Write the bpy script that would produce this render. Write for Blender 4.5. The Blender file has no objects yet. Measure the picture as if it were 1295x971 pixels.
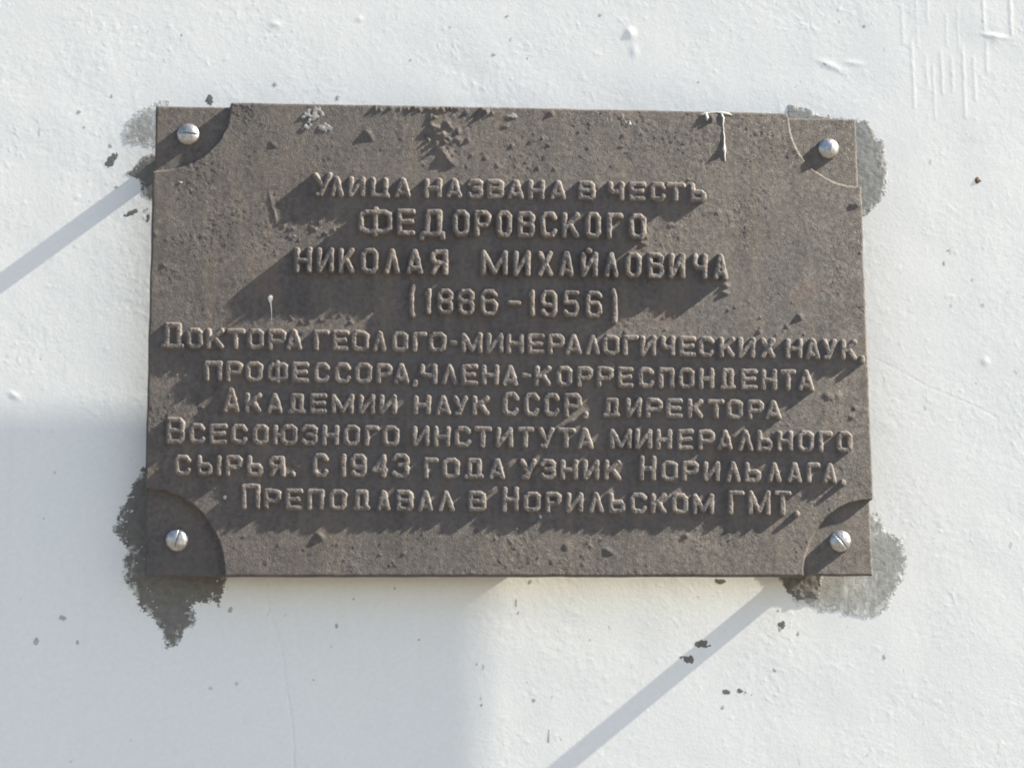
import bpy, math
import numpy as np
from mathutils import Matrix, Vector

S = bpy.context.scene
R_ = math.radians

# ---------------------------------------------------------------- camera
# plaque coordinates: x right, y down, z into the wall, origin at the plaque's centre, metres
FPX, CX, CY = 2600.0, 647.5, 485.5
ROT = np.array([[0.99626598, 0.00735963, -0.08602285],
                [0.00779843, 0.98461653, 0.17455506],
                [0.08598418, -0.17457411, 0.98088256]])
CAM = np.array([-0.10143056, 0.23060185, -1.14846392])
cd = bpy.data.cameras.new('camera'); cam = bpy.data.objects.new('camera', cd); S.collection.objects.link(cam)
cd.sensor_width = 36.0; cd.lens = FPX / 1295 * 36.0; cd.clip_start = 0.05; cd.clip_end = 200
def P2B(v):
    return Vector((v[0], v[2], -v[1]))
r_, d_, f_ = P2B(ROT[0]), P2B(ROT[1]), P2B(ROT[2])
M = Matrix.Identity(4)
for i in range(3):
    M[i][0], M[i][1], M[i][2] = r_[i], -d_[i], -f_[i]
    M[i][3] = P2B(CAM)[i]
cam.matrix_world = M
S.camera = cam

# ---------------------------------------------------------------- sky, sun, exposure
TAN = 0.062                                  # the sun only grazes the wall
sd = Vector((math.cos(R_(38.3)), -TAN, math.sin(R_(38.3)))).normalized()     # towards the sun
W = bpy.data.worlds.new('World'); S.world = W; W.use_nodes = True
nt = W.node_tree
sky = nt.nodes.new('ShaderNodeTexSky'); sky.sky_type = 'NISHITA'; sky.sun_disc = False
sky.sun_elevation = math.asin(sd.z); sky.sun_rotation = math.atan2(sd.x, sd.y)
bg = nt.nodes['Background']; bg.inputs[1].default_value = 0.070
nt.links.new(sky.outputs[0], bg.inputs[0])
sl = bpy.data.lights.new('sun', 'SUN'); sun = bpy.data.objects.new('sun', sl); S.collection.objects.link(sun)
sl.energy = 5.0; sl.angle = R_(0.5); sl.color = (1.0, 0.93, 0.78)
sun.rotation_euler = (-sd).to_track_quat('-Z', 'Y').to_euler()
sun.location = (2, -1, 2)
S.view_settings.view_transform = 'Standard'; S.view_settings.look = 'None'
S.view_settings.exposure = 1.7; S.view_settings.gamma = 1.0
S.render.engine = 'CYCLES'
S.cycles.filter_width = 1.9
S.cycles.max_bounces = 6

# ---------------------------------------------------------------- helpers
ZW = 0.0232                                   # the wall's surface behind the plaque's face
def at(px, py, z):
    """a point of the flat plane z, found from where it shows in the photograph"""
    px = np.asarray(px, float); py = np.asarray(py, float)
    d = np.stack([px - CX, py - CY, np.full(px.shape, FPX)], -1) @ ROT
    k = (z - CAM[2]) / d[..., 2]
    q = CAM + d * k[..., None]
    return q[..., 0], q[..., 1]
RNG = np.random.RandomState(7)
def smooth(a, b, x):
    t = np.clip((x - a) / (b - a), 0, 1); return t * t * (3 - 2 * t)
class Noise:
    """tileable smooth noise field sampled by coordinates (metres); size = feature size"""
    def __init__(self, size, seed, aniso=1.0, power=1.0, n=512):
        r = np.random.RandomState(seed)
        fx = np.fft.fftfreq(n)[:, None]; fy = np.fft.fftfreq(n)[None, :]
        k = np.sqrt(fx ** 2 + (fy * aniso) ** 2) * 8.0          # feature = 8 cells
        filt = np.exp(-(k * 0.9) ** 2)
        a = np.real(np.fft.ifft2(np.fft.fft2(r.normal(size=(n, n))) * filt))
        self.a = a / a.std(); self.n = n; self.s = 8.0 / size
    def __call__(self, x, y):
        u = x * self.s; v = y * self.s
        i = np.floor(u).astype(int); j = np.floor(v).astype(int); fu = u - i; fv = v - j
        n = self.n; a = self.a
        i0, i1, j0, j1 = i % n, (i + 1) % n, j % n, (j + 1) % n
        return (a[i0, j0] * (1 - fu) + a[i1, j0] * fu) * (1 - fv) + (a[i0, j1] * (1 - fu) + a[i1, j1] * fu) * fv
def mesh_object(name, V, F, mat, parent=None, smooth_shade=True):
    """V: (n,3) in plaque coordinates; F: (m,4) or list of arrays"""
    V = np.asarray(V, float)
    co = np.stack([V[:, 0], V[:, 2], -V[:, 1]], -1)
    me = bpy.data.meshes.new(name)
    if isinstance(F, np.ndarray):
        m, k = F.shape
        me.vertices.add(len(co)); me.vertices.foreach_set('co', co.ravel())
        me.loops.add(m * k); me.loops.foreach_set('vertex_index', F.ravel().astype(np.int32))
        me.polygons.add(m)
        me.polygons.foreach_set('loop_start', (np.arange(m) * k).astype(np.int32))
        me.update(calc_edges=True); me.validate()
    else:
        me.from_pydata(co.tolist(), [], [list(map(int, f)) for f in F])
    me.polygons.foreach_set('use_smooth', np.full(len(me.polygons), smooth_shade))
    me.materials.append(mat); me.update()
    o = bpy.data.objects.new(name, me); S.collection.objects.link(o)
    if parent: o.parent = parent
    return o
def grid_faces(nv, nu, keep=None):
    """rows nv (down), columns nu (right); faces wound to look out of the wall"""
    idx = np.arange(nv * nu).reshape(nv, nu)
    F = np.stack([idx[:-1, :-1], idx[1:, :-1], idx[1:, 1:], idx[:-1, 1:]], -1)
    if keep is not None: return F[keep]
    return F.reshape(-1, 4)
def compact(V, F):
    used, inv = np.unique(F.ravel(), return_inverse=True)
    return V[used], inv.reshape(F.shape)
def tag(o, label, cat=None, group=None, kind=None):
    o['label'] = label
    if cat: o['category'] = cat
    if group: o['group'] = group
    if kind: o['kind'] = kind
    return o

# ---------------------------------------------------------------- materials
def new_mat(name, rough=0.6, metal=0.0, spec=0.5):
    m = bpy.data.materials.new(name); m.use_nodes = True
    b = m.node_tree.nodes['Principled BSDF']
    b.inputs['Roughness'].default_value = rough; b.inputs['Metallic'].default_value = metal
    b.inputs['Specular IOR Level'].default_value = spec
    return m, m.node_tree, b
def coords(t, scale=(1, 1, 1)):
    tc = t.nodes.new('ShaderNodeTexCoord'); mp = t.nodes.new('ShaderNodeMapping')
    mp.inputs['Scale'].default_value = scale
    t.links.new(tc.outputs['Object'], mp.inputs[0]); return mp.outputs[0]
def noise(t, vec, scale, detail=4, rough=0.55):
    n = t.nodes.new('ShaderNodeTexNoise'); n.inputs['Scale'].default_value = scale
    n.inputs['Detail'].default_value = detail; n.inputs['Roughness'].default_value = rough
    t.links.new(vec, n.inputs['Vector']); return n.outputs[0]
def ramp(t, fac, stops):
    r = t.nodes.new('ShaderNodeValToRGB'); e = r.color_ramp.elements
    while len(e) < len(stops): e.new(0.5)
    for k, (p, c) in zip(e, stops):
        k.position = p; k.color = (c[0], c[1], c[2], 1) if not np.isscalar(c) else (c, c, c, 1)
    t.links.new(fac, r.inputs[0]); return r.outputs[0]
def mix(t, fac, a, b, mode='MIX'):
    m = t.nodes.new('ShaderNodeMix'); m.data_type = 'RGBA'; m.blend_type = mode
    for v, s in ((fac, 0), (a, 6), (b, 7)):
        if hasattr(v, 'links'): t.links.new(v, m.inputs[s])
        elif s == 0: m.inputs[0].default_value = v
        else: m.inputs[s].default_value = (*v, 1)
    return m.outputs[2]
def math_(t, op, a, b=0.0):
    m = t.nodes.new('ShaderNodeMath'); m.operation = op
    for i, v in enumerate((a, b)):
        if hasattr(v, 'links'): t.links.new(v, m.inputs[i])
        else: m.inputs[i].default_value = v
    return m.outputs[0]
def bump(t, b, h, dist, strength=1.0):
    n = t.nodes.new('ShaderNodeBump'); n.inputs['Distance'].default_value = dist; n.inputs['Strength'].default_value = strength
    t.links.new(h, n.inputs['Height']); t.links.new(n.outputs[0], b.inputs['Normal'])

def make_wall_paint():
    m, t, b = new_mat('white_wall_paint', 0.62, 0, 0.35)
    v = coords(t)
    big = noise(t, v, 7, 3)
    c = ramp(t, big, [(0.3, (0.80, 0.80, 0.79)), (0.7, (0.835, 0.825, 0.805))])
    fine = noise(t, v, 420, 3)
    c = mix(t, 1.0, c, ramp(t, fine, [(0.3, 0.95), (0.7, 1.0)]), 'MULTIPLY')
    # faint dirt specks
    vs = coords(t, (1, 1, 0.6))
    sp = noise(t, vs, 210, 2, 0.4)
    c = mix(t, ramp(t, sp, [(0.73, 0.0), (0.775, 0.6)]), c, (0.42, 0.40, 0.37))
    # faint rusty smudges
    ru = noise(t, v, 34, 5, 0.62)
    c = mix(t, ramp(t, ru, [(0.66, 0.0), (0.8, 0.22)]), c, (0.55, 0.42, 0.33))
    # vertical rain streaks
    vr = coords(t, (1, 1, 0.05))
    st = noise(t, vr, 90, 4)
    c = mix(t, ramp(t, st, [(0.56, 0.0), (0.78, 0.14)]), c, (0.66, 0.64, 0.58))
    t.links.new(c, b.inputs['Base Color'])
    bump(t, b, noise(t, v, 600, 2), 0.00005, 1.0)
    return m
def make_bronze(name='cast_plaque_metal', tone=0.94, grain=0.0004):
    m, t, b = new_mat(name, 0.62, 0.15, 0.4)
    v = coords(t)
    n1 = noise(t, v, 38, 6, 0.6)
    c = ramp(t, n1, [(0.28, (0.090 * tone, 0.079 * tone, 0.075 * tone)), (0.52, (0.130 * tone, 0.112 * tone, 0.104 * tone)),
                     (0.75, (0.165 * tone, 0.14 * tone, 0.124 * tone))])
    n2 = noise(t, v, 330, 4, 0.65)
    c = mix(t, 1.0, c, ramp(t, n2, [(0.3, 0.72), (0.55, 1.02), (0.75, 1.25)]), 'MULTIPLY')
    vs = coords(t, (1, 1, 0.09))
    n3 = noise(t, vs, 130, 4)
    c = mix(t, ramp(t, n3, [(0.45, 0.0), (0.72, 0.6)]), c, (0.18 * tone, 0.148 * tone, 0.118 * tone))
    n5 = noise(t, v, 10, 4, 0.6)
    c = mix(t, ramp(t, n5, [(0.45, 0.0), (0.65, 0.45)]), c, (0.112 * tone, 0.105 * tone, 0.105 * tone))
    n4 = noise(t, v, 19, 5, 0.65)
    c = mix(t, ramp(t, n4, [(0.6, 0.0), (0.72, 0.35)]), c, (0.19 * tone, 0.115 * tone, 0.085 * tone))
    t.links.new(c, b.inputs['Base Color'])
    t.links.new(ramp(t, n2, [(0.3, 0.75), (0.7, 0.5)]), b.inputs['Roughness'])
    # the cast skin: very fine grain, coarser in some places than in others
    cs = math_(t, 'MULTIPLY', math_(t, 'ADD', math_(t, 'MULTIPLY', noise(t, v, 1000, 2, 0.5), 0.8), math_(t, 'MULTIPLY', noise(t, v, 480, 2, 0.5), 0.8)),
               ramp(t, noise(t, v, 48, 4, 0.6), [(0.32, 0.35), (0.7, 0.9)]))
    gr = math_(t, 'ADD', cs, math_(t, 'MULTIPLY', noise(t, v, 2800, 1, 0.5), 1.2))
    bump(t, b, gr, grain, 1.0)
    return m
def make_mortar(name, grey, white, cover, streak=(1, 1, 0.25)):
    m, t, b = new_mat(name, 0.9, 0, 0.2)
    v = coords(t)
    c = ramp(t, noise(t, v, 260, 6, 0.7), [(0.3, tuple(0.7 * g for g in grey)), (0.7, tuple(1.2 * g for g in grey))])
    s = math_(t, 'ADD', math_(t, 'MULTIPLY', noise(t, coords(t, streak), 320, 5, 0.7), 0.6), math_(t, 'MULTIPLY', noise(t, v, 70, 4), 0.4))
    av = t.nodes.new('ShaderNodeAttribute'); av.attribute_name = 'overpaint'
    s = math_(t, 'ADD', s, math_(t, 'MULTIPLY', av.outputs['Fac'], 0.15))
    c = mix(t, ramp(t, s, [(cover, 0.0), (cover + 0.16, 1.0)]), c, white)
    t.links.new(c, b.inputs['Base Color'])
    bump(t, b, noise(t, v, 1200, 3), 0.00008, 0.7)
    return m
def make_plain(name, col, rough=0.6, metal=0.0, var=0.15, scale=300):
    m, t, b = new_mat(name, rough, metal)
    v = coords(t)
    n = noise(t, v, scale, 4)
    t.links.new(ramp(t, n, [(0.3, tuple(c * (1 - var) for c in col)), (0.7, tuple(min(1, c * (1 + var)) for c in col))]), b.inputs['Base Color'])
    bump(t, b, noise(t, v, 1500, 2), 0.00005, 0.4)
    return m
MAT_WALL = make_wall_paint()
MAT_BRONZE = make_bronze()
MAT_LETTER = make_bronze('cast_letter_metal', 1.15, 0.00022)
MAT_DARK_MORTAR = make_mortar('dark_grey_mortar', (0.19, 0.182, 0.168), (0.62, 0.62, 0.60), 0.60)
MAT_PALE_MORTAR = make_mortar('pale_grey_mortar', (0.39, 0.385, 0.365), (0.64, 0.64, 0.62), 0.50)
MAT_MID_MORTAR = make_mortar('grey_mortar', (0.33, 0.325, 0.31), (0.62, 0.62, 0.60), 0.60)
MAT_STEEL = make_plain('zinc_screw_head', (0.43, 0.415, 0.405), 0.36, 0.85, 0.28, 500)
MAT_SLOT = make_plain('screw_shank_steel', (0.25, 0.24, 0.23), 0.6, 0.6)
MAT_DRIP = make_plain('white_paint_drip', (0.70, 0.68, 0.63), 0.5, 0, 0.1)
MAT_DUST = make_plain('chalky_paint_spot', (0.36, 0.345, 0.325), 0.85, 0, 0.3)
MAT_CHIP = make_plain('bare_dark_chip', (0.16, 0.155, 0.145), 0.9, 0, 0.3, 900)
MAT_FAINT_CHIP = make_plain('faint_grey_speck', (0.44, 0.43, 0.41), 0.9, 0, 0.3, 900)
MAT_RUST = make_plain('rusty_nail_metal', (0.12, 0.075, 0.05), 0.85, 0, 0.3, 900)
MAT_GROUND = make_plain('dusty_pavement', (0.15, 0.136, 0.115), 0.9, 0, 0.2, 8)

# ---------------------------------------------------------------- ground and wall
g = 40.0
zg = 1.9
ground = mesh_object('ground', [(-g, zg, ZW + 0.3), (g, zg, ZW + 0.3), (g, zg, -g), (-g, zg, -g)], [(0, 3, 2, 1)], MAT_GROUND, None, False)
ground['kind'] = 'structure'

def axis(lo, hi, step, far):
    mid = np.arange(lo, hi + step / 2, step)
    out = [step * 3, step * 10, step * 30, 0.1, 0.4]
    a, b = [lo], [mid[-1]]
    for s in out:
        a.append(a[-1] - s); b.append(b[-1] + s)
    return np.concatenate([np.array([-far[0]] + a[:0:-1]), mid, np.array(b[1:] + [far[1]])])
xs = axis(-0.34, 0.36, 0.0007, (6.0, 6.0)); ys = axis(-0.25, 0.29, 0.0007, (2.5, 1.9))
X, Y = np.meshgrid(xs, ys)
nA, nB, nC, nD, nE = Noise(0.0022, 1), Noise(0.006, 2), Noise(0.045, 3), Noise(0.003, 4, aniso=0.25), Noise(0.009, 5)
inner = ((X > -0.345) & (X < 0.365) & (Y > -0.255) & (Y < 0.295)).astype(float)
rough_zone = 0.75 + 0.35 * np.clip(nC(X + 3, Y), -1.5, 1.5)
h = rough_zone * (0.0000045 * nA(X, Y) + 0.000009 * nB(X, Y) + 0.000004 * nD(X, Y)) + 0.00004 * nC(X, Y)
# short curled ridges and spatter left by the brush
ridge = np.exp(-(nE(X, Y) / 0.16) ** 2) * smooth(0.35, 1.1, nB(X + 0.9, Y + 1.3))
h += 0.00005 * ridge * rough_zone
# sparse little lumps of thick paint
lump = np.clip(nA(X + 1.7, Y + 0.3) - 1.75, 0, 1.2); h += 0.00003 * lump * rough_zone
lump = np.clip(nB(X + 2.7, Y + 0.9) - 1.9, 0, 1.2); h += 0.000035 * lump
def gauss(px, py, sx, sy, amp, rot=0.0, sharp=2.0):
    x0, y0 = at(px, py, ZW); c, s = math.cos(R_(rot)), math.sin(R_(rot))
    dx, dy = X - x0, Y - y0
    u, v = dx * c + dy * s, -dx * s + dy * c
    k = 0.00047
    return amp * np.exp(-0.5 * ((u / (sx * k)) ** 2 + (v / (sy * k)) ** 2) ** (sharp / 2))
h += gauss(797, 42, 4, 4.5, 0.00042) + gauss(802, 64, 3.5, 6, 0.00015) + gauss(455, 24, 3, 2.5, 0.00015)
h += gauss(1258, 46, 13, 2.2, 0.0002, 8) + gauss(1258, 50, 6, 4, 0.00015) + gauss(1050, 83, 11, 3, 0.0002, 22) + gauss(1080, 80, 9, 2.5, 0.00013, 5)
h += gauss(348, 31, 4, 3, 0.0002) + gauss(18, 500, 5, 2.5, 0.0002, 30) + gauss(1246, 457, 3.5, 3.5, 0.00018)
h += gauss(612, 735, 45, 24, 0.0004) + gauss(638, 694, 24, 24, 0.0046, 0, 7)     # the render swells behind the lower edge
for (px, y0, y1, w, a) in ((1140, 8, 58, 1.6, .00025), (1153, 55, 138, 1.5, .0003), (1158, 0, 60, 1.2, .00018), (1172, 0, 30, 1.4, .0002), (1180, 85, 150, 1.4, .00025), (1190, 68, 120, 1.6, .0003),
                           (1203, 75, 118, 1.4, .00022), (1217, 60, 150, 1.5, .00032), (1231, 75, 128, 1.6, .0003), (1247, 55, 94, 1.5, .0003), (1243, 0, 40, 1.5, .00035), (1277, 0, 46, 1.7, .00045),
                           (1171, 72, 110, 1.3, .0002), (1196, 20, 60, 1.3, .0002), (1210, 10, 70, 1.2, .0002)):
    x0, ya = at(px, y0, ZW); x1, yb = at(px, y1, ZW); k = 0.00047
    wob = 0.00012 * nB(X * 0 + px, Y)
    h += 0.22 * a * np.exp(-0.5 * ((X - x0 - wob) / (w * k)) ** 2) * smooth(ya - 0.003, ya, Y) * (1 - smooth(yb - 0.001, yb + 0.0008, Y))
# hairline cracks
def crack(pts, depth, w):
    pp = np.array([at(a, b, ZW) for a, b in pts]); d = np.full(X.shape, 9.0)
    for p, q in zip(pp[:-1], pp[1:]):
        e = q - p; L = (e ** 2).sum()
        tt = np.clip(((X - p[0]) * e[0] + (Y - p[1]) * e[1]) / L, 0, 1)
        d = np.minimum(d, np.hypot(X - p[0] - tt * e[0], Y - p[1] - tt * e[1]))
    d += 0.0003 * np.abs(nA(X, Y))
    return -depth * np.exp(-0.5 * (d / w) ** 2)
h += crack([(338, 735), (341, 775), (352, 800), (357, 822), (361, 858), (367, 895), (371, 930), (372, 975)], 0.0006, 0.0004)
h += crack([(1103, 452), (1140, 470), (1175, 490), (1215, 505), (1262, 528)], 0.00006, 0.0004)
h += crack([(361, 862), (400, 860), (430, 868)], 0.0002, 0.0004) + crack([(352, 812), (395, 800)], 0.0002, 0.0004)
HWALL = h * inner
wall = mesh_object('wall', np.stack([X.ravel(), Y.ravel(), ZW - HWALL.ravel()], -1), grid_faces(len(ys), len(xs)), MAT_WALL)
tag(wall, 'white painted plaster wall with drips and fine cracks behind the plaque', None, None, 'structure')

# ragged patches and chips lying on the wall
def patch(name, poly, mat, label, thick, ragged, hole, step=0.00028, streak=0.35, seed=0, rim=0.0045):
    p = np.array([at(a, b, ZW) for a, b in poly])
    lo, hi = p.min(0) - 0.004, p.max(0) + 0.004
    gx = np.arange(lo[0], hi[0], step); gy = np.arange(lo[1], hi[1], step)
    x, y = np.meshgrid(gx, gy)
    ins = np.zeros(x.shape, bool); d = np.full(x.shape, 9.0)
    for a, b in zip(p, np.roll(p, -1, 0)):
        e = b - a; tt = np.clip(((x - a[0]) * e[0] + (y - a[1]) * e[1]) / ((e ** 2).sum() + 1e-12), 0, 1)
        d = np.minimum(d, np.hypot(x - a[0] - tt * e[0], y - a[1] - tt * e[1]))
        cr = ((a[1] > y) != (b[1] > y)) & (x < (b[0] - a[0]) * (y - a[1]) / (b[1] - a[1] + 1e-15) + a[0])
        ins ^= cr
    d = np.where(ins, d, -d)
    n1, n2 = Noise(0.004, 50 + seed), Noise(0.0016, 60 + seed, aniso=streak)
    f = d + ragged * (0.55 * n1(x, y) + 0.55 * n2(x, y))
    f -= hole * np.clip(n2(x + 5, y) + 0.6 * n1(x + 3, y) - 1.5, 0, 2) * 0.004
    # stroke-like scrape: fades towards the rim into separate flecks
    t_ = smooth(0, 0.0022, f)
    hh = -0.00012 + t_ * thick * (0.85 + 0.08 * n1(x + 9, y)) + smooth(-0.0002, 0.0002, f) * 0.00020 + 0.000012 * n2(x, y + 4)
    i = np.clip(np.round((x - xs[0]) * 0), 0, 0)
    wx = np.clip(np.searchsorted(xs, x), 1, len(xs) - 1); wy = np.clip(np.searchsorted(ys, y), 1, len(ys) - 1)
    z = ZW - HWALL[wy, wx] - hh
    k = f > -0.0002
    kf = k[:-1, :-1] & k[1:, :-1] & k[1:, 1:] & k[:-1, 1:]
    V = np.stack([x.ravel(), y.ravel(), z.ravel()], -1)
    V, F = compact(V, grid_faces(x.shape[0], x.shape[1], kf))
    o = mesh_object(name, V, F, mat, wall)
    at_ = o.data.attributes.new('overpaint', 'FLOAT', 'POINT')      # thin paint was brushed over the rim
    ov = (1 - smooth(0.0, rim, f + 0.0012 * n1(x + 11, y))).ravel()
    kk_ = np.unique(grid_faces(x.shape[0], x.shape[1], kf).ravel())
    at_.data.foreach_set('value', ov[kk_].astype(np.float32))
    if label: o['label'] = label
    return o
patch('mortar_patch', [(215, 129), (199, 130), (186, 133), (174, 141), (163, 152), (154, 172), (157, 183), (167, 182), (176, 186), (188, 184), (215, 192)], MAT_PALE_MORTAR,
      'pale scraped mortar smear beside the upper left corner', 0.00008, 0.0012, 1.6, seed=1)
patch('mortar_patch', [(222, 190), (197, 194), (184, 196), (176, 204), (166, 213), (159, 220), (163, 224), (172, 224), (178, 236), (181, 247), (190, 251), (222, 258)], MAT_DARK_MORTAR,
      'dark mortar smear below the pale one at the upper left corner', 0.0001, 0.0008, 0.6, seed=2)
patch('mortar_patch', [(990, 175), (994, 140), (998, 131), (1010, 136), (1024, 137), (1030, 143), (1052, 148), (1075, 150), (1098, 152), (1104, 163), (1108, 174), (1118, 178), (1118, 200), (1123, 216),
                       (1121, 244), (1112, 256), (1102, 266), (1090, 276), (1060, 280)], MAT_MID_MORTAR, 'grey mortar patch behind the upper right corner', 0.00025, 0.0006, 0.5, seed=3)
patch('mortar_patch', [(215, 585), (180, 591), (163, 622), (153, 643), (142, 671), (152, 684), (166, 698), (155, 706), (158, 736), (168, 750), (178, 768), (192, 782), (202, 797), (209, 818), (221, 820),
                       (229, 808), (235, 797), (246, 788), (246, 768), (258, 761), (270, 760), (277, 765), (285, 741), (288, 724), (300, 690)], MAT_DARK_MORTAR,
      'large dark mortar patch hanging below the lower left corner', 0.0002, 0.0012, 1.3, seed=4)
patch('mortar_patch', [(970, 700), (985, 730), (997, 750), (1008, 763), (1023, 768), (1038, 771), (1056, 772), (1073, 779), (1102, 782), (1117, 772), (1128, 758), (1138, 738), (1146, 724), (1147, 695), (1139, 680),
                       (1120, 671), (1109, 652), (1080, 640)], MAT_PALE_MORTAR, 'pale scratched mortar patch below the lower right corner', 0.00012, 0.0012, 1.2, seed=5)
patch('mortar_lump', [(975, 705), (984, 731), (996, 748), (1008, 760), (1022, 756), (1036, 758), (1040, 737), (1042, 705)], MAT_DARK_MORTAR, 'raised lump of dark mortar under the lower right corner, shade painted into its tone', 0.0009, 0.0006, 0.0, seed=6, rim=0.0008)  # dark mortar, with shade from the plaque and bolt also put into its colour
CH = Noise(0.0028, 77)
def blob(name, px, py, rx, ry, rot, mat, parent, z, hgt, step=0.00022, rag=0.22, label=None, on_wall=True):
    k = 0.00046
    x0, y0 = at(px, py, z); rx *= k; ry *= k
    r = max(rx, ry) * 1.6 + 3 * step
    a = np.arange(-r, r + step, step)
    x, y = np.meshgrid(a, a); c, s = math.cos(R_(rot)), math.sin(R_(rot))
    u, v = (x * c + y * s) / rx, (-x * s + y * c) / ry
    f = 1 - np.hypot(u, v) + rag * CH(x + x0, y + y0)
    hh = hgt * smooth(-0.1, 0.9, f) - 0.00005 + 0.00010 * smooth(-0.15, 0.05, f)
    X_, Y_ = x + x0, y + y0
    if on_wall:
        wx = np.clip(np.searchsorted(xs, X_), 1, len(xs) - 1); wy = np.clip(np.searchsorted(ys, Y_), 1, len(ys) - 1)
        zz = z - HWALL[wy, wx] - hh
    else:
        zz = z - hh - bow(X_, Y_)
    kk = f > -0.15
    kf = kk[:-1, :-1] & kk[1:, :-1] & kk[1:, 1:] & kk[:-1, 1:]
    if not kf.any(): return None
    V, F = compact(np.stack([X_.ravel(), Y_.ravel(), zz.ravel()], -1), grid_faces(len(a), len(a), kf))
    o = mesh_object(name, V, F, mat, parent)
    if label: o['label'] = label
    return o
for (px, py, rx, ry, ro) in ((870, 833, 8, 4.5, 8), (888, 815, 8.5, 4.5, -5), (911, 735, 6.5, 3, 3), (988, 790, 5, 4, 20), (986, 795, 2, 3, 0), (980, 847, 3.2, 2.2, 30), (919, 875, 4, 3.5, 15), (936, 873, 3.5, 3.2, 40),
                             (914, 894, 2.6, 3.2, 0), (943, 875, 1.4, 1.4, 0), (951, 878, 1.3, 1.3, 0), (1118, 831, 1.7, 2.6, 0), (984, 772, 1.8, 1.8, 0), (141, 203, 5, 9, 32), (140, 184, 2.6, 2.6, 0), (100, 142, 2.8, 1.8, -20),
                             (141, 122, 2, 2.6, 20), (348, 107, 2.6, 3.2, 0), (427, 124, 2, 3, 30), (265, 127, 4, 6, 10), (165, 270, 8, 3, -32), (186, 265, 4, 2.2, -10), (187, 277, 2.2, 5, 10), (148, 237, 2.2, 1.8, 0), (107, 161, 1.3, 1.3, 0),
                             (425, 791, 2.2, 2.6, 0), (291, 771, 2.4, 3, 0), (396, 859, 2, 1.8, 0), (447, 757, 1.3, 1.3, 0), (499, 744, 1.3, 1.3, 0), (79, 781, 4, 3.2, 15), (46, 810, 3, 5, 30), (98, 812, 1.8, 3, 0),
                             (653, 764, 1.6, 5.5, 0), (655, 775, 1.4, 2.6, 20), (671, 735, 2, 3, 20), (759, 20, 2, 2, 0), (641, 21, 2.6, 2, -20), (624, 70, 2.6, 2.4, 0), (694, 932, 1.2, 8, 3), (1093, 34, 2.2, 2.2, 0), (883, 104, 1.5, 1.5, 0),
                             (519, 76, 1.2, 1.6, 0), (667, 74, 1.5, 1.5, 0), (1199, 317, 2, 1.2, 0), (675, 885, 1.8, 1.8, 0), (603, 839, 1.3, 1.3, 0), (530, 809, 1.5, 1.5, 0), (609, 891, 1.4, 1.8, 0), (1042, 81, 3, 1.2, 20),
                             (1194, 333, 1.3, 2.8, 0), (1139, 345, 1.2, 1.2, 0), (230, 45, 1.4, 2, 0), (1010, 800, 1.6, 3, 15)):
    blob('paint_chip', px, py, rx, ry, ro, MAT_CHIP if rx * ry > 10 and px > 120 else MAT_FAINT_CHIP, wall, ZW, 0.00003)
nail = blob('nail_head', 1236, 229, 4, 4.6, 20, MAT_RUST, wall, ZW, 0.00025, rag=0.15, label='small rusty nail head in the wall')

# ---------------------------------------------------------------- plaque
plaque = bpy.data.objects.new('memorial_plaque', None); S.collection.objects.link(plaque)
plaque.location = P2B((0, 0, 0)); plaque.empty_display_size = 0.05
tag(plaque, 'dark cast metal memorial plaque with raised Cyrillic lettering bolted to the white wall', 'plaque')
HW, HH = 0.205, 0.134864
def bow(x, y): return 0.050 * y * y - 0.028 * x * x        # the casting is slightly warped
LUG = {(-1, -1): (0.0425, 0.0390), (1, -1): (0.0410, 0.0415), (-1, 1): (0.0435, 0.0480), (1, 1): (0.0405, 0.0430)}
step = 0.00052
nu, nv = int(2 * HW / step), int(2 * HH / step)
U, Vv = np.meshgrid(np.linspace(0, 1, nu), np.linspace(0, 1, nv))
# outline: the field stands a little proud of the four sunk corners
wob = Noise(0.02, 21)
def edge(side, s):                           # outward offset of the field's edge along the side
    return side
yy = (Vv - 0.5) * 2 * HH; xx = (U - 0.5) * 2 * HW
def between(a, lo, hi, w=0.0006): return smooth(lo - w, lo + w, a) * (1 - smooth(hi - w, hi + w, a))
oL = 0.0010 * between(yy, -HH + LUG[(-1, -1)][1], HH - LUG[(-1, 1)][1])
oR = 0.0016 * between(yy, -HH + LUG[(1, -1)][1], HH - LUG[(1, 1)][1])
oT = 0.0023 * between(xx, -HW + LUG[(-1, -1)][0], HW - LUG[(1, -1)][0])
oB = 0.0006 * between(xx, -HW + LUG[(-1, 1)][0], HW - LUG[(1, 1)][0])
ew = 0.00008
xl = -HW - oL + ew * wob(yy * 0 + 1, yy); xr = HW + oR + ew * wob(yy * 0 + 2, yy)
yt = -HH - oT + ew * wob(xx, xx * 0 + 3); yb = HH + oB + ew * wob(xx, xx * 0 + 4)
PX = xl + (xr - xl) * U; PY = yt + (yb - yt) * Vv
pA, pB, pC, pE = Noise(0.0016, 31), Noise(0.0045, 32), Noise(0.03, 33), Noise(0.0028, 34)
field = np.ones(PX.shape)
for (sx, sy), (a, b) in LUG.items():
    q = np.hypot((PX - sx * HW) / a, (PY - sy * HH) / b)
    dist = (q - 1) * 0.5 * (a + b) + 0.0001 * pB(PX, PY)
    field *= smooth(-0.0005, 0.0004, dist)
RECESS = 0.0019
coarse = 0.8 + 0.45 * np.clip(pC(PX + 2, PY), -1.2, 1.8)
H = (field - 1) * (RECESS + 0.0010 * ((PX < 0) & (PY > 0)))
H += (0.25 + 0.75 * field) * coarse * (0.000014 * pA(PX, PY) + 0.000017 * pB(PX, PY) + 0.000009 * pE(PX, PY)) + 0.00006 * pC(PX, PY)
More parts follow.
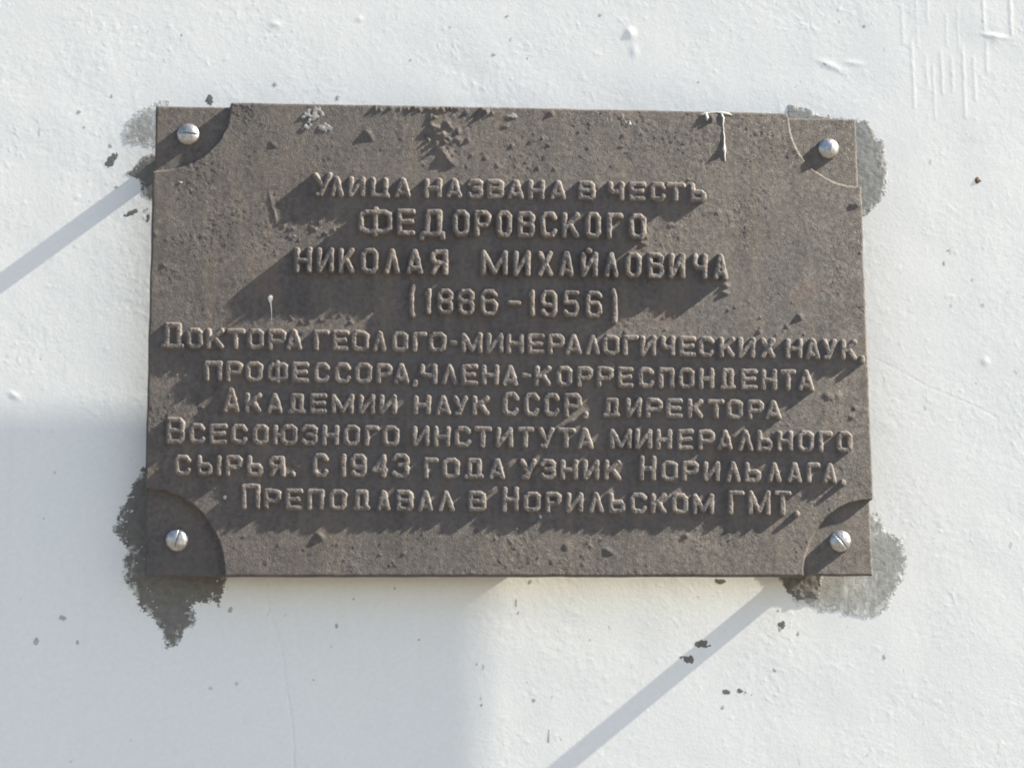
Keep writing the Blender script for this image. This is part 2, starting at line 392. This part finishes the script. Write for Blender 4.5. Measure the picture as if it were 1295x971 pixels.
pit = np.clip(-pA(PX + 4, PY) - 1.6, 0, 1); H -= 0.00004 * pit * field
gr = np.clip(pA(PX + 7, PY + 2) - 1.7, 0, 1.3); H += 0.00006 * gr * field * coarse
K = 0.0004525
def pbump(px, py, sx, sy, amp, rot=0.0, sharp=2.0):
    x0, y0 = at(px, py, 0); c, s = math.cos(R_(rot)), math.sin(R_(rot))
    dx, dy = PX - x0, PY - y0
    u, v = (dx * c + dy * s) / (sx * K), (-dx * s + dy * c) / (sy * K)
    return 0.7 * amp * np.exp(-0.5 * (u * u + v * v) ** (sharp / 2))
# casting blemishes read off the photograph
for a in ((465, 168, 3, 2.5, .0008), (468, 173, 4, 2, .0005, 50), (564, 198, 3, 7, .00085, -28), (572, 207, 3, 3, .0005), (343, 255, 1.1, 9, .0003, -12), (348, 272, 1.1, 9, .0003, -8),
          (346, 183, 4, 2, .0004, 30), (697, 144, 2.5, 2, .0006), (676, 177, 6, 2, .0004, -30), (900, 150, 2, 3, .0009), (740, 297, 2, 2, .0007), (815, 308, 4, 2, .0005), (817, 300, 4, 2, .0004),
          (918, 361, 3, 2, .0009), (917, 370, 3.5, 2, .0009), (1012, 400, 3, 3, .0008), (1085, 255, 5, 4, .0007, 20), (1080, 259, 5, 3, .0004), (1048, 500, 5, 3, .0005, 30), (1060, 500, 4, 4, .0005),
          (405, 678, 4, 2.5, .0009, 40), (868, 677, 3, 2.5, .0007, -40), (716, 690, 3, 4, .0005), (770, 697, 5, 2, .0005, 30), (1082, 515, 2, 2, .0004), (1078, 527, 2.5, 2, .0005), (640, 160, 5, 2, .0003),
          (545, 150, 1.2, 6, .0004), (475, 136, 1.5, 4, .0006), (283, 657, 2, 2, .0003), (208, 335, 3, 2, .0004), (196, 295, 2, 2, .0005), (935, 455, 3, 1.5, .0004), (905, 268, 8, 3, .0003), (848, 285, 5, 3, .0004)):
    H += pbump(*a)
rc = np.random.RandomState(11)
def scatter(n, cx, cy, sx, sy, hmin, hmax, rmin=1.2, rmax=3.0, uni=False):
    global H
    for _ in range(n):
        if uni: px, py = cx + rc.uniform(-sx, sx), cy + rc.uniform(-sy, sy)
        else: px, py = rc.normal(cx, sx), rc.normal(cy, sy)
        r = rc.uniform(rmin, rmax)
        H += pbump(px, py, r, r * rc.uniform(0.6, 1.5), rc.uniform(hmin, hmax), rc.uniform(0, 180), 2.6)
scatter(16, 556, 166, 9, 9, .0003, .0010)
scatter(10, 572, 178, 9, 10, .0002, .0006)
scatter(16, 530, 138, 55, 2, .0002, .0006, uni=True)
scatter(9, 600, 141, 28, 3, .0003, .0008, uni=True)
scatter(26, 640, 190, 160, 26, .00012, .00035, 1.0, 2.4, uni=True)
scatter(22, 390, 290, 42, 14, .00015, .00045, 1.0, 2.4, uni=True)
scatter(16, 410, 402, 45, 6, .00015, .0004, 1.0, 2.2, uni=True)
scatter(40, 500, 695, 280, 22, .00010, .00030, 1.0, 2.4, uni=True)
scatter(30, 900, 400, 140, 24, .0001, .00035, 1.0, 2.2, uni=True)
scatter(18, 240, 480, 30, 40, .0001, .00025, 1.0, 2.2, uni=True)
# short ridges left by the mould next to some letters
for (x0, y0, x1, y1, a) in ((717, 250, 733, 232, .0009), (752, 240, 762, 232, .0006), (700, 545, 735, 522, .0007), (638, 593, 652, 582, .0007), (616, 624, 628, 616, .0006), (973, 440, 988, 428, .0009), (720, 537, 728, 530, .0006),
                            (377, 425, 392, 414, .0006), (955, 595, 968, 586, .0006), (925, 555, 935, 546, .0005), (765, 628, 775, 620, .0005), (1018, 716, 1046, 692, .0005)):
    L = math.hypot(x1 - x0, y1 - y0)
    H += pbump((x0 + x1) / 2, (y0 + y1) / 2, L * 0.42, 2.0, a, math.degrees(math.atan2(y1 - y0, x1 - x0)), 3)
# rounded rim
rim = np.minimum(np.minimum(PX - xl, xr - PX), np.minimum(PY - yt, yb - PY))
H += bow(PX, PY)
H -= 0.0003 * (1 - smooth(0, 0.0009, rim)) ** 1.5
HPLATE = H
THICK = 0.0055
V = np.stack([PX.ravel(), PY.ravel(), -H.ravel()], -1)
F = [grid_faces(nv, nu)]
idx = np.arange(nv * nu).reshape(nv, nu)
loop = np.concatenate([idx[0, :], idx[1:, -1], idx[-1, -2::-1], idx[-2:0:-1, 0]])      # clockwise seen from the front
rimv = V[loop]; n = len(loop)
cen = np.array([0, 0, 0.0])
sgn = np.stack([np.where(np.abs(np.abs(rimv[:, 0]) - HW) < 0.004, np.sign(rimv[:, 0]), 0), np.where(np.abs(np.abs(rimv[:, 1]) - HH) < 0.004, np.sign(rimv[:, 1]), 0)], -1)
rings = []; base = len(V); allV = [V]
prev = loop
for off, z in ((0.00012, 0.0020), (0.0002, THICK - 0.0006), (0.0001, THICK), (-0.006, THICK)):
    q = rimv.copy(); q[:, :2] += sgn * off
    q[:, 2] = np.maximum(z, rimv[:, 2] + 0.0008) if z < 0.003 else z
    cur = base + np.arange(n); allV.append(q); base += n
    F.append(np.stack([prev, np.roll(prev, -1), np.roll(cur, -1), cur], -1)); prev = cur
allV = np.concatenate(allV); F = np.concatenate(F)
plate = mesh_object('plate', allV, F, MAT_BRONZE, plaque)
# the back of the casting
bk = allV[prev]
back = mesh_object('back_plate', np.array([(-HW + .0045, -HH + .0045, THICK - .0004), (HW - .0045, -HH + .0045, THICK - .0004), (HW - .0045, HH - .0045, THICK - .0004), (-HW + .0045, HH - .0045, THICK - .0004)]), np.array([[0, 1, 2, 3]]), MAT_BRONZE, plaque, False)

# ---------------------------------------------------------------- raised lettering
C1, C2 = 0.2, 0.14
O_ = lambda l=0.0: [(l + .25 * (1 - l), 0), (l, .16), (l, .84), (l + .25 * (1 - l), 1), (1 - .25 * (1 - l), 1), (1, .84), (1, .16), (1 - .25 * (1 - l), 0), (l + .25 * (1 - l), 0)]
G = {
 'А': [[(0, 0), (.46, 1), (.54, 1), (1, 0)], [(.2, .2), (.8, .2)]],
 'В': [[(0, 0), (0, 1), (.76, 1), (.95, .87), (.95, .66), (.78, .53), (0, .53)], [(.78, .53), (1, .4), (1, .14), (.8, 0), (0, 0)]],
 'Г': [[(0, 0), (0, 1), (1, 1)]],
 'Д': [[(0, 0), (1, 0)], [(.2, 0), (.24, 1), (.84, 1), (.84, 0)]],
 'D': [[(0, -.2), (0, 0), (1, 0), (1, -.2)], [(.27, 0), (.3, 1), (.84, 1), (.84, 0)]],
 'Е': [[(1, 1), (0, 1), (0, 0), (1, 0)], [(0, .52), (.9, .52)]],
 'З': [[(0, .84), (.22, 1), (.78, 1), (1, .85), (1, .66), (.8, .53), (.38, .53)], [(.8, .53), (1, .4), (1, .16), (.78, 0), (.22, 0), (0, .16)]],
 'И': [[(0, 1), (0, 0), (1, 1), (1, 0)]],
 'Й': [[(0, 1), (0, 0), (1, 1), (1, 0)], [(.42, 1.2), (.5, 1.18)]],
 'К': [[(0, 0), (0, 1)], [(1, 1), (.08, .42)], [(.38, .62), (1, 0)]],
 'Л': [[(0, 0), (.5, 1), (1, 0)]],
 'М': [[(0, 0), (0, 1), (.5, .08), (1, 1), (1, 0)]],
 'Н': [[(0, 0), (0, 1)], [(1, 0), (1, 1)], [(0, .5), (1, .5)]],
 'О': [O_()],
 'П': [[(0, 0), (0, 1), (1, 1), (1, 0)]],
 'Р': [[(0, 0), (0, 1), (.76, 1), (1, .86), (1, .58), (.78, .43), (0, .43)]],
 'С': [[(1, .8), (.78, 1), (.22, 1), (0, .84), (0, .16), (.22, 0), (.78, 0), (1, .2)]],
 'Т': [[(0, 1), (1, 1)], [(.5, 1), (.5, 0)]],
 'У': [[(0, 1), (.55, .36)], [(1, 1), (.38, 0), (.14, 0)]],
 'Ф': [[(.5, -.1), (.5, 1.08)], [(.18, .06), (0, .2), (0, .8), (.18, .94), (.82, .94), (1, .8), (1, .2), (.82, .06), (.18, .06)]],
 'Х': [[(0, 1), (1, 0)], [(1, 1), (0, 0)]],
 'Ц': [[(0, 1), (0, 0), (1, 0), (1.08, -.08)], [(.9, 0), (.9, 1)]],
 'Ч': [[(0, 1), (0, .62), (.25, .45), (1, .45)], [(1, 1), (1, 0)]],
 'Ь': [[(0, 1), (0, 0), (.8, 0), (1, .14), (1, .38), (.8, .52), (0, .52)]],
 'Ю': [[(0, 0), (0, 1)], [(0, .5), (.38, .5)], O_(.38)],
 'Я': [[(1, 0), (1, 1), (.24, 1), (0, .86), (0, .62), (.22, .48), (1, .48)], [(.5, .48), (0, 0)]],
 'I': [[(.5, 0), (.5, 1)]],
 '1': [[(.7, 0), (.7, 1), (.2, .88)]],
 '3': [[(0, .84), (.22, 1), (.78, 1), (1, .85), (1, .66), (.8, .53), (.42, .53)], [(.8, .53), (1, .4), (1, .16), (.78, 0), (.22, 0), (0, .16)]],
 '4': [[(.85, 0), (.85, 1), (0, .3), (1, .3)]],
 '5': [[(1, 1), (.06, 1), (.06, .56), (.78, .58), (1, .44), (1, .15), (.78, 0), (.2, 0), (0, .15)]],
 '6': [[(1, .85), (.78, 1), (.22, 1), (0, .84), (0, .16), (.22, 0), (.78, 0), (1, .16), (1, .42), (.78, .57), (.05, .57)]],
 '8': [[(.22, .53), (0, .66), (0, .86), (.22, 1), (.78, 1), (1, .86), (1, .66), (.78, .53), (.22, .53), (0, .4), (0, .15), (.22, 0), (.78, 0), (1, .15), (1, .4), (.78, .53)]],
 '9': [[(0, .15), (.22, 0), (.78, 0), (1, .16), (1, .84), (.78, 1), (.22, 1), (0, .84), (0, .57), (.22, .43), (.95, .43)]],
 '(': [[(.6, 1), (.3, .8), (.3, .2), (.5, 0)]], ')': [[(.4, 1), (.7, .8), (.7, .2), (.6, 0)]],
 '-': [[(0, .5), (1, .5)]], '.': [[(.4, .4), (.6, .6)]], ',': [[(.7, .9), (.6, .35), (.3, .1)]],
}
# each line: (x, top, bottom) at two places, relief height in mm, stroke half-width in px, letters as (character, left, right[, top shift, bottom shift])
LINES = [
 ('Улица названа в честь', (420, 224.0, 250.0), (885, 232.5, 256.5), 1.5, 4.6,
  'У395.7-419.5^-5;Л417.3-434.6;И440.4-462;Ц468-492;А498.4-519;Н536-558.5;А564-584;З590-611;В615-637.6;А641-662.4;Н666.8-688.4;А695-715.4;В730.5-753;Ч768-789;Е794.8-816;С821.4-841.5;Т842-866;Ь872-892.3'),
 ('Федоровского', (513, 265, 299.7), (805, 271, 304.3), 2.7, 4.9,
  'Ф453-496.6;Е501.6-525;D529.7-563;О571.9-593.5;Р599-621;О627-647.3;В653.8-676.5;С682.5-704.6;К710-732.7;О738.8-759.7;Г765.8-787.4;О794.3-816.4'),
 ('Николая Михайловича', (383, 313.2, 346.5), (905, 321.8, 354.8), 2.7, 4.9,
  'Н371.9-394.6;И400-422.7;К428-448.6;О455.8-478.5;Л485.4-506;А513-535;Я543.8-566.5;М607.6-642;И648.4-670.8;Х679-698.9;А705.8-726;Й733.8-756;Л763-782;О789.8-811;В817.9-839.6;И845-866;Ч874.7-894.3;А901.5-919.8'),
 ('(1886-1956)', (560, 365.6, 399), (750, 368.2, 403), 2.25, 4.6,
  '(518-526^-5v5;1536-546;8552.4-573;8578.4-600;6606.5-629.2;-639.5-659;1667-677;9682.8-704.5;5710.9-732.5;6739.7-761.3;)771.5-779.5^-4v6'),
 ('Доктора геолого-минералогических наук,', (245, 414.8, 441.2), (1005, 428, 454.3), 1.52, 4.6,
  'Д203-233^-6;О235.5-256.6;К260.6-283.4;Т285.8-309.7;О312-333.6;Р338.4-361.9;А360.5-382;Г396.4-416;Е420-441;О443.8-466.5;Л470.6-489;О495-516.3;Г521-540;О541.5-564;-567.8-578.6;М582.9-609.7;И614-636.5;Н639.6-662.4;Е666-688.7;Р692.3-714.3;А713.8-735.4;Л739.7-758.6;О761-783;Г786.9-806.8;И808.7-829.5;Ч835-853.4;Е858-879.8;С882.9-903;К908.5-928.9;И933-954.7;Х961-980;Н993-1015;А1018-1037.3;У1039-1058;К1063-1083.3;,1085.7-1095^20v4'),
 ('профессора, члена-корреспондента', (270, 456.3, 482.6), (1015, 467.7, 494.8), 1.52, 4.6,
  'П258-281.5;Р285.3-307.3;О310-332.4;Ф338-364.3;Е369-391;С396.4-417;С422.7-443.8;О448-470.6;Р474.9-496.4;А497-517.5;,520.5-528.6^19v4;Ч530-552.7;Л557.5-579;Е582.6-604.4;Н608.5-630.8;А634.8-655;-658.8-672;К675.5-697;О703-723.4;Р728.7-749.7;Р754-776;Е780-800.8;С806.3-827;П831.9-852.7;О857-878;Н882.9-903;Д909-930;Е936-957.6;Н961.9-982.2;Т985.8-1006.7;А1009-1029'),
 ('Академии наук СССР, директора', (320, 496.7, 522.7), (950, 505.6, 530.7), 1.52, 4.6,
  'А282-303^-6;К309-331;А337-357.6;Д363.6-386.8;Е391.6-413.8;М418.6-447.4;И452.9-474.4;И479-501.5;Н522.3-544.6;А549.9-570;У571.9-591.7;К596.5-618.8;С634.8-656^-5;С661.9-682^-5;С687.5-707.9^-5;Р712.6-735.4^-5;,735.5-744^18v2;Д761.7-784;И790.5-811.5;Р815.9-837.9;Е841.5-863;К868.5-889;Т894-915.7;О918-939.6;Р944.4-966;А967-987.5'),
 ('Всесоюзного института минерального', (250, 535.5, 562), (1065, 545.5, 572.4), 1.52, 4.6,
  'В210-234^-7;С239-260;Е264.7-287.7;С291.7-313.3;О318.8-340;Ю345-376;З380-401.9;Н406.7-429;О434-455;Г460.5-479;О483.3-504.8;И521-543;Н547.5-569.5;С574-595.8;Т599-621.7;И626.5-648.5;Т653-674.8;У680-700.7;Т704-727;А729-749.8;М770-798.8;И802-824.7;Н828.8-849.9;Е855.8-876.7;Р882-903.7;А906-926.5;Л932.4-952.3;Ь956.4-976.7;Н982-1002.6;О1008-1029;Г1034-1052.6;О1057.7-1077.3'),
 ('сырья. С 1943 года узник Норильлага.', (235, 575, 602), (1050, 585.5, 611.5), 1.52, 4.6,
  'С220-241.5;Ь248.7-269;I273.5-281;Р284.6-307.3;Ь312-333;Я339.6-360.5;.366.3-374.5^19;С394.7-415.5^-4;1430-438^-4;9442.6-463.4^-4;4469-490.5^-4;3495-517.5^-5;Г535.5-554;О558.7-581;Д586-611.6;А618-638;У656.4-678;З681.5-703;Н707.9-730.6;И736-757.7;К763-785;Н808-829.5^-6;О835-857;Р861.8-883.4;И888.6-910;Л917-936.5;Ь941-962.4;Л969.6-988;А994.7-1014;Г1019-1036.6;А1039.5-1057.7;.1061-1070.6^20v3'),
 ('Преподавал в Норильском ГМТ.', (345, 618, 645), (900, 624.5, 651), 1.5, 4.6,
  'П305-328.9^-6;Р333-355;Е361-382.7;П388-410;О416-438.5;Д445-468;А476-494;В500.8-523;А528-547.5;Л553.4-574.3;В591.7-614.5;Н634.4-655.7^-6;О661-683.4;Р688.7-710;И715-737;Л743.8-763;Ь769-790.5;С796-818;К822-842.7;О848.7-869.7;М875-902.5;Г920-940.8^-5;М945.6-973.9^-5;Т978-1000^-5;.1002.5-1011.6^19v3'),
]
lA, lB = Noise(0.0016, 41), Noise(0.005, 42)
rj = np.random.RandomState(5)
def letter(ch, l, r, top, bot, hgt, rad):
    """a small relief grid round one letter, rising out of the plate wherever a stroke runs"""
    ins = rad - 1.35
    x0, x1, yt_, yb_ = l + ins, r - ins, top + ins, bot - ins
    if x1 < x0: x0 = x1 = 0.5 * (l + r)
    if ch == 'I' or ch in '()': x0, x1 = l, r
    segs = []
    for st in G[ch]:
        pts = [(x0 + (x1 - x0) * u + rj.normal(0, .2), yb_ + (yt_ - yb_) * v + rj.normal(0, .2)) for u, v in st]
        segs += list(zip(pts[:-1], pts[1:]))
    s = 0.6
    allp = np.array([p for q in segs for p in q])
    gx = np.arange(allp[:, 0].min() - rad - 1, allp[:, 0].max() + rad + 1 + s, s)
    gy = np.arange(allp[:, 1].min() - rad - 1, allp[:, 1].max() + rad + 1 + s, s)
    x, y = np.meshgrid(gx, gy); d = np.full(x.shape, 99.0)
    for (ax, ay), (bx, by) in segs:
        ex, ey = bx - ax, by - ay
        tt = np.clip(((x - ax) * ex + (y - ay) * ey) / (ex * ex + ey * ey + 1e-9), 0, 1)
        d = np.minimum(d, np.hypot(x - ax - tt * ex, y - ay - tt * ey))
    qx, qy = at(x, y, 0.0)
    d = d + 0.09 * lA(qx, qy) + 0.10 * lB(qx, qy)
    core = rad - 2.3
    hh = hgt * 0.001 * (1 - smooth(core, rad, d)) * (1 - 0.07 * np.clip(d / core, 0, 1) ** 2) * (0.96 + 0.035 * lB(qx + 3, qy)) + 0.00004 * lA(qx + 2, qy)
    # sits on the plate's own relief
    ui = np.clip(np.round((qx + HW) / (2 * HW) * (nu - 1)).astype(int), 0, nu - 1); vi = np.clip(np.round((qy + HH) / (2 * HH) * (nv - 1)).astype(int), 0, nv - 1)
    base_h = 0.6 * HPLATE[vi, ui] + 0.4 * bow(qx, qy)
    z = -(base_h + hh - 0.00018 * smooth(rad - 0.7, rad + 0.4, d))
    k = d < rad + 0.4
    kf = k[:-1, :-1] & k[1:, :-1] & k[1:, 1:] & k[:-1, 1:]
    return compact(np.stack([qx.ravel(), qy.ravel(), z.ravel()], -1), grid_faces(len(gy), len(gx), kf))
import re
for text, A, B, hgt, rad, spec in LINES:
    Vs, Fs, nb = [], [], 0
    for item in spec.split(';'):
        mm = re.match(r'^(.)([\d.]+)-([\d.]+)(?:\^(-?[\d.]+))?(?:v(-?[\d.]+))?$', item)
        ch, l, r = mm.group(1), float(mm.group(2)), float(mm.group(3))
        t_ = (0.5 * (l + r) - A[0]) / (B[0] - A[0])
        top = A[1] + (B[1] - A[1]) * t_ + float(mm.group(4) or 0); bot = A[2] + (B[2] - A[2]) * t_ + float(mm.group(5) or 0)
        if ch == '-': top, bot = top + 9.5, bot - 9.5
        V_, F_ = letter(ch, l, r, top, bot, hgt * (1 + rj.normal(0, .03)), rad)
        Vs.append(V_); Fs.append(F_ + nb); nb += len(V_)
    o = mesh_object('inscription_line', np.concatenate(Vs), np.concatenate(Fs), MAT_LETTER, plaque)
    o['label'] = 'raised cast line reading ' + text

# ---------------------------------------------------------------- mounting screws
def lathe(name, prof, mat, parent, x, y, seg=40, slot=None):
    """prof: (radius, z) from the rim to the axis; slot = (half width, depth, angle)"""
    V, F = [], []
    prof = np.array(prof)
    for (r, z) in prof:
        for k in range(seg):
            a = 2 * math.pi * k / seg; V.append([r * math.cos(a), r * math.sin(a), z])
    m = len(prof)
    for i in range(m - 1):
        for k in range(seg):
            k2 = (k + 1) % seg
            F.append((i * seg + k, (i + 1) * seg + k, (i + 1) * seg + k2, i * seg + k2))
    V = np.array(V)
    V[:, 0] += x; V[:, 1] += y
    return mesh_object(name, V, F, mat, parent)
def dome(name, mat, parent, x, y, rad, z0, hgt, slot, seed):
    """screw head as one dense relief, slot sunk into it"""
    s = 0.00018; a = np.arange(-rad - 2 * s, rad + 2.5 * s, s)
    gx, gy = np.meshgrid(a, a)
    r = np.hypot(gx, gy)
    rr = np.clip(r / rad, 0, 1)
    h = hgt * np.sqrt(np.clip(1 - rr ** 2.3, 0, 1)) ** 1.15
    nz = Noise(0.003, 90 + seed); h += 0.00005 * nz(gx, gy)
    if slot:
        w, dep, ang = slot
        c, sn = math.cos(R_(ang)), math.sin(R_(ang))
        dd = np.abs(-gx * sn + gy * c)
        cut = hgt - dep
        h = np.where(dd < w, np.minimum(h, cut), h)
    sc = np.where(r > rad, rad / np.maximum(r, 1e-9), 1.0)
    V = np.stack([(gx * sc + x).ravel(), (gy * sc + y).ravel(), (z0 - h - np.where(r > rad, -0.0006, 0)).ravel()], -1)
    k = r < rad + 1.3 * s
    kf = k[:-1, :-1] & k[1:, :-1] & k[1:, 1:] & k[:-1, 1:]
    V, F = compact(V, grid_faces(len(a), len(a), kf))
    return mesh_object(name, V, F, mat, parent)
SCREWS = [(237.5, 169, 6.6, (0.00055, 0.0022, 4), 'round slotted screw with a level slot, upper left'), (1048.5, 187, 6.4, None, 'smooth round screw head with a filled slot, upper right'),
          (223.5, 682, 6.6, (0.0004, 0.0018, -76), 'round slotted screw with a nearly upright slot, lower left'), (1063.5, 684, 6.5, (0.00045, 0.0020, 50), 'round slotted screw with a slanting slot, lower right')]
for i, (px, py, rad, slot, lab) in enumerate(SCREWS):
    x, y = at(px, py, 0.0); x, y = float(x), float(y); rad *= 0.001
    head = dome('mounting_screw', MAT_STEEL, plaque, x, y, rad, RECESS + 0.0002 + (0.0010 if i == 2 else 0) - bow(x, y), 0.0036, slot, i)
    head['label'] = lab
    lathe('shank', [(0.0052, ZW + 0.001), (0.0052, THICK - 0.0005), (0.0, THICK - 0.0005)], MAT_SLOT, head, x, y)

# ---------------------------------------------------------------- paint on the plaque
def ribbon(name, pts, mat, parent, label=None):
    """pts: (px, py, half width px, height mm): a rounded run of paint lying on the plate"""
    P = []
    for px, py, w, hg in pts:
        x, y = at(px, py, 0); P.append((float(x), float(y), w * K, hg * 0.001))
    P = np.array(P); seg = 10
    t = np.linspace(0, len(P) - 1, (len(P) - 1) * 8 + 1)
    Q = np.stack([np.interp(t, np.arange(len(P)), P[:, i]) for i in range(4)], -1)
    Q[:, 0] += 0.00008 * lA(Q[:, 0], Q[:, 1] + 3)
    T = np.gradient(Q[:, :2], axis=0); T /= np.linalg.norm(T, axis=1)[:, None] + 1e-12
    N = np.stack([-T[:, 1], T[:, 0]], -1)
    V, F = [], []
    for q, nn in zip(Q, N):
        for k in range(seg + 1):
            a = math.pi * k / seg
            V.append((q[0] + nn[0] * q[2] * math.cos(a), q[1] + nn[1] * q[2] * math.cos(a), 0.00012 - q[3] * math.sin(a) - bow(q[0], q[1])))
    m = seg + 1
    for i in range(len(Q) - 1):
        for k in range(seg):
            F.append((i * m + k, i * m + k + 1, (i + 1) * m + k + 1, (i + 1) * m + k))
    o = mesh_object(name, V, F, mat, parent)
    if label: o['label'] = label
    return o
ribbon('paint_drip', [(886, 146, 0.5, .2), (891, 144, 1.5, .4), (896, 143.2, 0.7, .2), (906, 142.4, 0.45, .2), (913, 143, 1.2, .4), (920, 144.2, 1.5, .4), (927, 146.5, 0.5, .2)], MAT_DRIP, plaque, 'white paint run along the top edge')
ribbon('paint_drip', [(892.5, 143, 1.3, .6), (894, 149, 1.8, .9), (894.3, 153, 0.5, .3)], MAT_DRIP, plaque, 'short white paint drip at the top edge')
ribbon('paint_drip', [(912.5, 144, 1.3, .5), (914.8, 150, 1.1, .5), (914.3, 160, 0.6, .3), (915.7, 172, 0.7, .35), (916, 184, 0.9, .5), (915.8, 189, 2.2, 1.0), (916.6, 194, 0.9, .4), (917.2, 204, 0.35, .2)], MAT_DRIP, plaque, 'long thin white paint drip ending in a bead')
ribbon('paint_drip', [(342, 372.5, 1.2, .5), (342, 376, 3.5, 1.6), (342, 379, 2.7, 1.2), (342.2, 382.5, 1.0, .5), (342.8, 388, 0.7, .3), (343.3, 398, 0.55, .2), (343.3, 410, 0.3, .12)], MAT_DRIP, plaque, 'thin white paint drip near the left edge')
for (px, py, rx, ry, ro, m_) in ((408, 160, 7, 5, 10, MAT_DUST), (409, 161, 3.5, 2.6, 0, MAT_DRIP), (397, 146, 9, 8, 0, MAT_DUST), (387, 161, 3, 3, 0, MAT_DUST), (790, 153, 5, 2, 55, MAT_DUST), (796, 157, 3, 1.8, -10, MAT_DRIP), (649, 148, 4, 2, 20, MAT_DUST),
                                 (228, 230, 1.8, 1.6, 0, MAT_DRIP), (684, 654, 1.6, 1.6, 0, MAT_DUST), (284, 628, 1.4, 1.4, 0, MAT_DUST)):
    blob('paint_spot', px, py, rx, ry, ro, m_, plaque, -0.00005, 0.00012, rag=0.55, on_wall=False)
